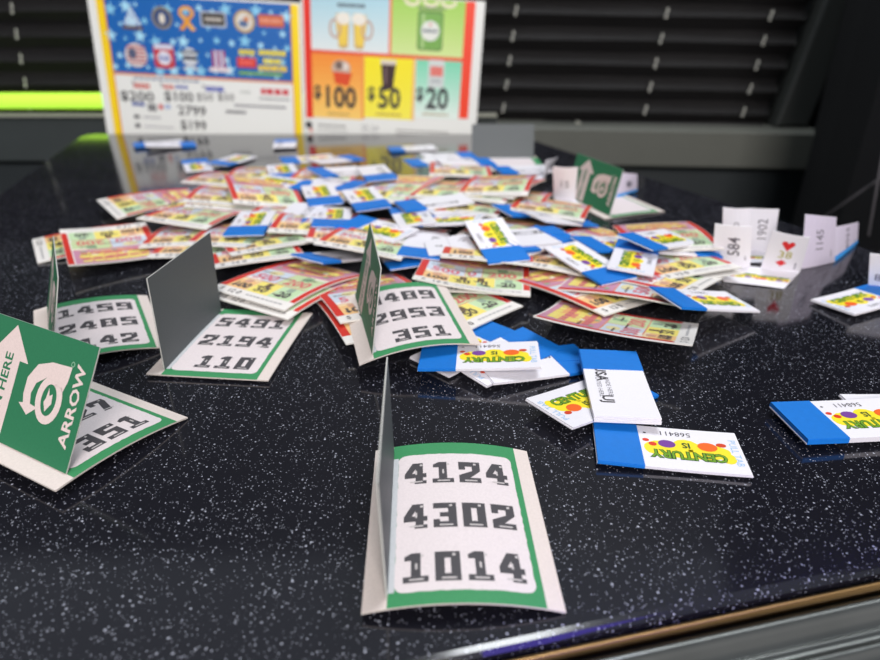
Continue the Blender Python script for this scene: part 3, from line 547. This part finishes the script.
def card_art(nums):
    a = Art()
    a.rect(.0055, 0, .0408, CH, GREEN, 1)
    a.rrect(.0070, .0036, .0391, .0527, .0022, WHITE, 2, rag=.00012)
    a.rect(.0056, .004, .0070, .052, (196, 200, 204), 2)
    for i, n in enumerate(nums):
        if n:
            hgt = .0088; wd = (5.95*len(n)-1.2)*hgt/7 * 1.0
            block_number(a, n, .0230-wd/2 + (.0021 if len(n) == 3 else 0), .0400-i*.0169, hgt)
    return a
def lid_art():
    G2 = (44, 116, 80); P = (222, 204, 200); H = .052
    a = Art()
    a.rect(0, 0, .036, H, G2, 1)
    # curled arrow emblem: an open letter with an arrow tail
    a.poly([(u*.001, v*.001) for u, v in ((23.6, 8.9), (28.1, 8.5), (27.6, 17), (25.6, 23.0), (21, 26.2), (16, 26.2), (13.6, 25.4), (13.2, 27.2), (10.6, 22.6), (13.6, 18.8), (14, 22.2), (17, 23), (20.3, 21.8), (22.8, 18), (23.6, 14))], P, 2)
    a.arc(.0170, .0148, .0070, .0056, 0, 360, .0024, P, 3, 24)
    a.poly([(.0205, .0100), (.0240, .0088), (.0240, .0140), (.0225, .0170)], P, 3)
    a.poly([(u*.001, v*.001) for u, v in ((13.5, 15.2), (15.2, 14.0), (16.2, 13.2), (19.0, 13.6), (18.2, 14.8), (20.4, 15.6), (17.2, 16.0), (16.0, 16.6))], P, 4)
    a.text('ARROW', .0178, .0044, .0052, P, 3, bold=.026, sx=1.2)
    a.arc(.0290, .0085, .0008, .0008, 0, 360, .00025, (150, 190, 160), 3, 10)
    # big arrow pointing away from the fold
    a.poly([(.001, .0315), (.0245, .0315), (.0245, .0275), (.0345, .0365), (.0245, .0455), (.0245, .0415), (.001, .0415)], P, 2)
    a.text('OPEN HERE', .0130, .0365, .0050, G2, 3, bold=.02)
    return a
LIDART = lid_art()
GREYC = (90, 95, 97)
def open_card(spec):
    n, ang, nums, arch, p, lab = spec
    o = empty('pull_tab_card', p[:3], p[3:])
    g = tag(o, lab, 'ticket card', 'open pull tab cards')
    ar = arch*.001
    def bend(x, y): return ar*(1-((x-CW/2)/(CW/2))**2) if n != 'greylid' else ar*.6*(math.sin(math.pi*y/CH))
    off = Matrix.Translation((-CW/2, -CH/2, 0))
    me = shapes_to_mesh('card_base', card_art(nums), CW, CH, .0005, base=PAPER, side=(200, 192, 186), under=(150, 150, 146), cuts=(14, 6), bend=bend, xf=lambda c: off @ c)
    link('card_base', me, o)
    # the lid: same card folded up along the left slot
    a = R(ang[0]); lh = ang[1]; H = .052
    art = Art(); art.f = [([(q[0]*lh/.036, q[1]) for q in pts], lv, c) for pts, lv, c in LIDART.f]
    hx = .0056; hz = bend(hx, 0) if n != 'greylid' else 0
    def lidxf(c):
        # sheet x -> up from the fold, y -> along the fold, top face -> outside (away from the card)
        u, v, t = c.x, c.y, c.z
        tw = a - R(ang[3])*v/H            # gentle curl and twist of the lid
        a2 = tw + ang[2]*(u/lh); am = tw + ang[2]*.5*(u/lh)
        px = hx + u*math.cos(am) - t*math.sin(a2); pz = hz + .0006 + u*math.sin(am) + t*math.cos(a2)
        # rounded free corners
        return Vector((px-CW/2, v+.0030-CH/2, pz))
    me = shapes_to_mesh('lid', art, lh, H, .0004, base=PAPER, side=(190, 190, 186), under=GREYC, cuts=(10, 0), xf=lidxf)
    l = link('lid', me, o); l['label'] = 'lid standing up, green printed outside and plain grey inside'
    return o
LIDS = {'near': (93, .032, 0, 0), 'greylid': (89.5, .0355, 0, 0), 'mid': (79, .033, 0, 6), 'left': (75, .032, .05, 0), 'arrow': (62, .036, .03, 0), 'far': (77, .029, 0, 0), 'back': (108, .027, 0, 0)}
for s in CARDS: open_card((s[0], LIDS[s[0]], s[2], s[3], s[4], s[5]))

# ---------------------------------------------------------------- red-railed game tickets
BW, BH = .044, .058
def game_art():
    a = Art(); r = (206, 52, 42)
    a.rect(.0002, .0062, .0036, .0572, r, 1).rect(.0410, .0062, .0438, .0572, r, 1)
    a.rect(.0036, .0062, .0150, .0178, (246, 176, 84), 1).rect(.0152, .0062, .0280, .0178, (246, 222, 60), 1).rect(.0282, .0062, .0404, .0178, (176, 216, 150), 1)
    a.rect(.0036, .0182, .0216, .0335, (190, 208, 226), 1).rect(.0220, .0182, .0404, .0335, (184, 210, 132), 1)
    a.rect(.0036, .0178, .0404, .0183, (222, 96, 60), 2).rect(.0036, .0333, .0404, .0340, (222, 96, 60), 2).rect(.0216, .0182, .0220, .0335, (222, 120, 80), 2)
    a.rect(.0036, .0340, .0404, .0572, (190, 98, 138), 1)
    a.disc(.022, .0455, .0165, .0098, (240, 150, 60), 2).disc(.014, .049, .008, .006, (248, 206, 60), 3).disc(.029, .043, .009, .0062, (248, 200, 54), 3).disc(.021, .0435, .006, .005, (226, 96, 60), 4)
    a.text('100', .0095, .0098, .0068, INK, 3, bold=.03).text('50', .0216, .0098, .0068, INK, 3, bold=.03).text('20', .0342, .0098, .0068, INK, 3, bold=.03)
    a.rect(.0075, .0132, .0115, .0168, (206, 128, 90), 3).rect(.0200, .0130, .0232, .0170, (110, 90, 70), 3).rect(.0325, .0130, .0360, .0170, (110, 140, 110), 3)
    a.text('500', .0125, .0225, .0090, (204, 50, 70), 3, bold=.03).text('200', .0312, .0225, .0090, (204, 50, 50), 3, bold=.03)
    a.disc(.0125, .0295, .0040, .0028, (226, 206, 120), 3).rect(.0290, .0268, .0335, .0325, (98, 150, 88), 3)
    for k, c in enumerate(((206, 50, 60), (250, 226, 70), (206, 50, 60), (250, 226, 70))): a.micro(.007, .0382+k*.0046, .037, .0026, c, 5, 5, 70+k)
    a.rect(.0036, .0178, .0130, .0205, (244, 236, 226), 2).rect(.0300, .0310, .0404, .0335, (240, 236, 206), 2).rect(.0040, .0158, .0148, .0177, (250, 214, 150), 2)
    for k in range(9): a.micro(.005+.012*(k % 3), .0085+.0165*(k//3)+.0035*(k % 2), .013+.012*(k % 3), .0009, (96, 84, 84), 4, 4, 90+k)
    for k in range(7): a.disc(.007+.0048*k, .0372+.0026*(k % 3), .0016, .0012, ((120, 150, 90), (196, 60, 60), (240, 236, 226))[k % 3], 5, 8)
    a.text('$', .0045, .0032, .0040, INK, 2).text('12 0', .0120, .0030, .0042, INK, 2, bold=.02).micro(.019, .0026, .040, .0010, (150, 148, 150), 2, 8, 75)
    return a
GA = game_art()
GA.f = [(p, l, c if sum(c) < 300 or c == (206, 52, 42) else tuple(round(v+(226-v)*.36) for v in c)) for p, l, c in GA.f]   # inks mixed paler: washed-out sheen at grazing view put into the colour
def gmesh(kind):
    f = {'n': lambda x, y: .0016*math.sin(math.pi*y/BH)+.0004*math.sin(math.pi*x/BW),
         'u': lambda x, y: .0012*((y-BH/2)/(BH/2))**2+.0008*((x-BW/2)/(BW/2))**2,
         'a': lambda x, y: .0030*(1-((y-BH/2)/(BH/2))**2)*(.4+.6*x/BW)}[kind]
    off = Vector((-BW/2, -BH/2, 0))
    return shapes_to_mesh('game_ticket_'+kind, GA, BW, BH, .0006, base=(232, 228, 224), side=(214, 212, 206), under=(196, 200, 194), cuts=(5, 7), bend=f, xf=lambda c: c+off, mat_=GLOSSY)
GM = {k: gmesh(k) for k in 'nua'}
for v, p, lab in GAMES:
    o = link('game_ticket', GM[v]); o.location = p[:3]; o.rotation_euler = p[3:]
    tag(o, lab, 'ticket', 'red-railed game tickets')

# ---------------------------------------------------------------- small folded tickets with a blue band
TL, TW = .043, .0205
BLUE = (16, 112, 200); BAND = mat('blue_paper_band', BLUE, .5, spec=.35, noise=.12, nscale=500)
TWHITE = (230, 228, 235)
def logo(a, x, y, s=1.0, L=1):
    Y = (240, 222, 50)
    for dx, dy, rx, ry in ((0, 0, .0116, .0024), (-.006, -.0028, .0052, .0030), (.0065, -.0028, .0052, .0030), (0, -.0040, .0038, .0032), (-.0095, -.0022, .0030, .0024), (.0100, -.0016, .0026, .0030), (-.0112, .0008, .0022, .0026)):
        a.disc(x+dx*s, y+dy*s, rx*s, ry*s, Y, L, 12)
    a.text('CENTURY', x, y+.0008*s, .0052*s, (44, 76, 30), L+1, bold=.07, sx=.92).text('CENTURY', x, y+.0008*s, .0052*s, (112, 158, 44), L+2, bold=.018, sx=.93)
    a.disc(x+.0056*s, y-.0042*s, .0026*s, .0019*s, (118, 66, 150), L+2).disc(x-.0062*s, y-.0042*s, .0029*s, .0022*s, (236, 104, 40), L+2)
    a.disc(x+.0098*s, y-.0036*s, .0012*s, .0010*s, (214, 60, 36), L+2).disc(x-.0104*s, y-.0056*s, .0015*s, .0010*s, (206, 70, 40), L+2).disc(x+.0116*s, y-.0054*s, .0010*s, .0008*s, (214, 60, 36), L+2)
    a.text('IS', x, y-.0042*s, .0036*s, (60, 84, 44), L+2, bold=.03)
    return a
def front_art():
    a = Art(); logo(a, .0160, .0128)
    a.text('568411', .0185, .0030, .0031, (70, 66, 74), 2, sx=1.05)
    a.text('PULL TAB', .0022, .0105, .0030, (150, 190, 226), 2, rot=90)
    a.disc(.0275, .0036, .0005, .0004, INK, 2, 8)
    return a
def back_art():
    a = Art()
    a.text('USA', .0268, .0150, .0052, INK, 2, rot=180, bold=.03)
    a.text('MADE HERE', .0185, .0134, .0022, (120, 118, 126), 2, rot=180).text('PLAYED HERE', .0185, .0164, .0022, (120, 118, 126), 2, rot=180)
    a.text('UJ', .0105, .0148, .0050, INK, 2, rot=180, bold=.03)
    return a
def tmesh(kind, thick):
    t = .0017 if thick else .0009
    n = 4 if thick else 2
    slabs = []
    for k in range(n):
        z0 = t*k/n; z1 = t*(k+1)/n-.00006; j = (n-1-k)*.00035
        slabs.append((0 if k == n-1 else -j*.8, 0 if k % 2 else .0001, TL-(.0002*k), TW, z0, z1 if k < n-1 else t))
    off = Vector((-TL/2, -TW/2, 0))
    f = lambda x, y: .0007*(max(0, (.030-x))/.030)**2
    return shapes_to_mesh('folded_ticket_'+kind, {'f': front_art, 'b': back_art}[kind](), TL, TW, t, base=TWHITE, side=(222, 220, 226), under=(230, 228, 232), cuts=(6, 0), bend=f, xf=lambda c: c+off, slabs=slabs, mat_=GLOSSY, lift=3e-5)
TM = {(k, t): tmesh(k, t) for k in 'fb' for t in (0, 1)}
def bandmesh(thick, back):
    t = (.0017 if thick else .0009)
    bm = bmesh.new(); bmesh.ops.create_cube(bm, size=1)
    x0, x1, y0, y1, z0, z1 = .0295, .04285, -.00018, TW+.00018, -.00012, t+.00022
    for v in bm.verts: v.co = Vector(((x0+x1)/2+v.co.x*(x1-x0), (y0+y1)/2+v.co.y*(y1-y0), (z0+z1)/2+v.co.z*(z1-z0)))
    bmesh.ops.bevel(bm, geom=[e for e in bm.edges if abs(e.verts[0].co.x-e.verts[1].co.x) > .001], offset=.0002, segments=2, affect='EDGES')
    if back:      # the band's overlapping end
        pts = [(x0, .0095), (x1-.0001, .0068), (x1-.0001, TW), (x0, TW)]
        lo = [bm.verts.new((x, y, z1)) for x, y in pts]; hi = [bm.verts.new((x, y, z1+.00018)) for x, y in pts]
        bm.faces.new(hi)
        for i in range(4): bm.faces.new([lo[i], lo[(i+1) % 4], hi[(i+1) % 4], hi[i]])
    for v in bm.verts: v.co += Vector((-TL/2, -TW/2, 0))
    me = D.meshes.new('paper_band'); bm.to_mesh(me); bm.free(); me.materials.append(BAND)
    return me
BM = {(t, b): bandmesh(t, b) for t in (0, 1) for b in (0, 1)}
for v, t, p, lab in FOLDED:
    o = link('banded_ticket', TM[(v, t)]); o.location = p[:3]; o.rotation_euler = p[3:]
    tag(o, lab, 'ticket', 'small folded tickets with blue bands')
    b = link('paper_band', BM[(t, 1 if v == 'b' else 0)], o); b['label'] = 'blue paper band around one end'

# ---------------------------------------------------------------- unfolded tickets standing or lying open
def panel_art(k):
    a = Art()
    g = (84, 82, 90)
    if k == 'base2':
        for cx, w_ in ((.27, 1), (.73, 1)): pass
        a.unit = True
    return a
def quad_sheet(name, kind, q, t=.0003):
    """a unit sheet drawn in mm-like units, mapped on the four real corners"""
    P = [Vector(v) for v in q]
    w_ = ((P[1]-P[0]).length+(P[2]-P[3]).length)/2; h_ = ((P[3]-P[0]).length+(P[2]-P[1]).length)/2
    nrm_ = (P[1]-P[0]).cross(P[3]-P[0]).normalized()
    a = Art(); g = (92, 88, 98); blue = (60, 150, 226)
    base = TWHITE
    if kind == 'base2':
        logo(a, w_*.29, h_*.50, .72); logo(a, w_*.74, h_*.46, .66)
    elif kind == 'base1': logo(a, w_*.5, h_*.45, .45)
    elif kind == '584': a.text('584', w_*.56, h_*.52, .0078, g, 2, rot=90, bold=.01).micro(w_*.84, h_*.2, w_*.88, .0028, (150, 146, 156), 2, 1, 3)
    elif kind == 'hearts':
        r = (214, 34, 40); cx, cy, s = w_*.50, h_*.72, .0032
        a.poly([(cx-s*1.0, cy+s*.3), (cx, cy-s*1.1), (cx+s*1.0, cy+s*.3), (cx+s*.72, cy+s*.8), (cx+s*.3, cy+s*.8), (cx, cy+s*.4), (cx-s*.3, cy+s*.8), (cx-s*.72, cy+s*.8)], r, 2)
        a.poly([(cx-.0010, h_*.17), (cx-.001+.0025, h_*.17+.0022), (cx-.001, h_*.17+.0044), (cx-.001-.0025, h_*.17+.0022)], r, 2)
        a.text('38', cx-.0002, h_*.47, .0066, (176, 168, 96), 2, bold=.01).rect(w_*.80, h_*.1, w_*.84, h_*.28, (140, 138, 150), 2)
        a.f = [([(p[0], p[1]) for p in pts], lv, c) for pts, lv, c in a.f]
    elif kind in ('1902', '1145', '0953'): a.text(kind, w_*.5, h_*.52, .0068, g, 2, rot=90).rect(w_*.84, h_*.15, w_*.88, h_*.3, (160, 156, 166), 2)
    elif kind == 'p0': a.text('0', w_*.5, h_*.60, .0068, (150, 148, 154), 2)
    elif kind == 'p5': a.text('8', w_*.2, h_*.35, .006, g, 2)
    elif kind == '15': a.text('15', w_*.5, h_*.5, .0075, (140, 140, 146), 2, bold=.01)
    elif kind == 'p8': a.disc(w_*.55, h_*.5, .003, .003, (120, 116, 130), 2)
    elif kind == 'sheet':
        a.rect(w_*.49, 0, w_*.505, h_, (196, 194, 202), 1).text('5', w_*.28, h_*.52, .0055, INK, 2, rot=60, bold=.02).text('21', w_*.82, h_*.70, .0050, g, 2, rot=60)
    if kind in ('1145', '0953', 'p8'): base = (206, 198, 216)  # duller lilac: shade on these flaps is put into the paper colour
    if kind == '0953' or kind == 'p8': a.rect(0, 0, w_, h_*.16, blue, 1)
    lvl = Vector((0, 0, 0))
    bow = .0010 if kind in ('584', 'hearts', '15', 'p0') else .0003
    def xf(c):
        u, v = c.x/w_, c.y/h_
        p = P[0]*(1-u)*(1-v)+P[1]*u*(1-v)+P[2]*u*v+P[3]*(1-u)*v
        return p+nrm_*(c.z+bow*math.sin(math.pi*u))
    return shapes_to_mesh(name, a, w_, h_, t, base=base, side=(226, 224, 230), cuts=(6, 4), xf=xf, mat_=GLOSSY, lift=3e-5)
for name, lab, pans in SHEETS:
    c = Vector(pans[0][1][0])
    o = empty(name, c); tag(o, lab, 'ticket', 'small tickets unfolded')
    for k, q in pans:
        q2 = [Vector(v)-c for v in q]
        link('flap' if len(pans) > 1 else 'sheet', quad_sheet('flap', k, q2), o)
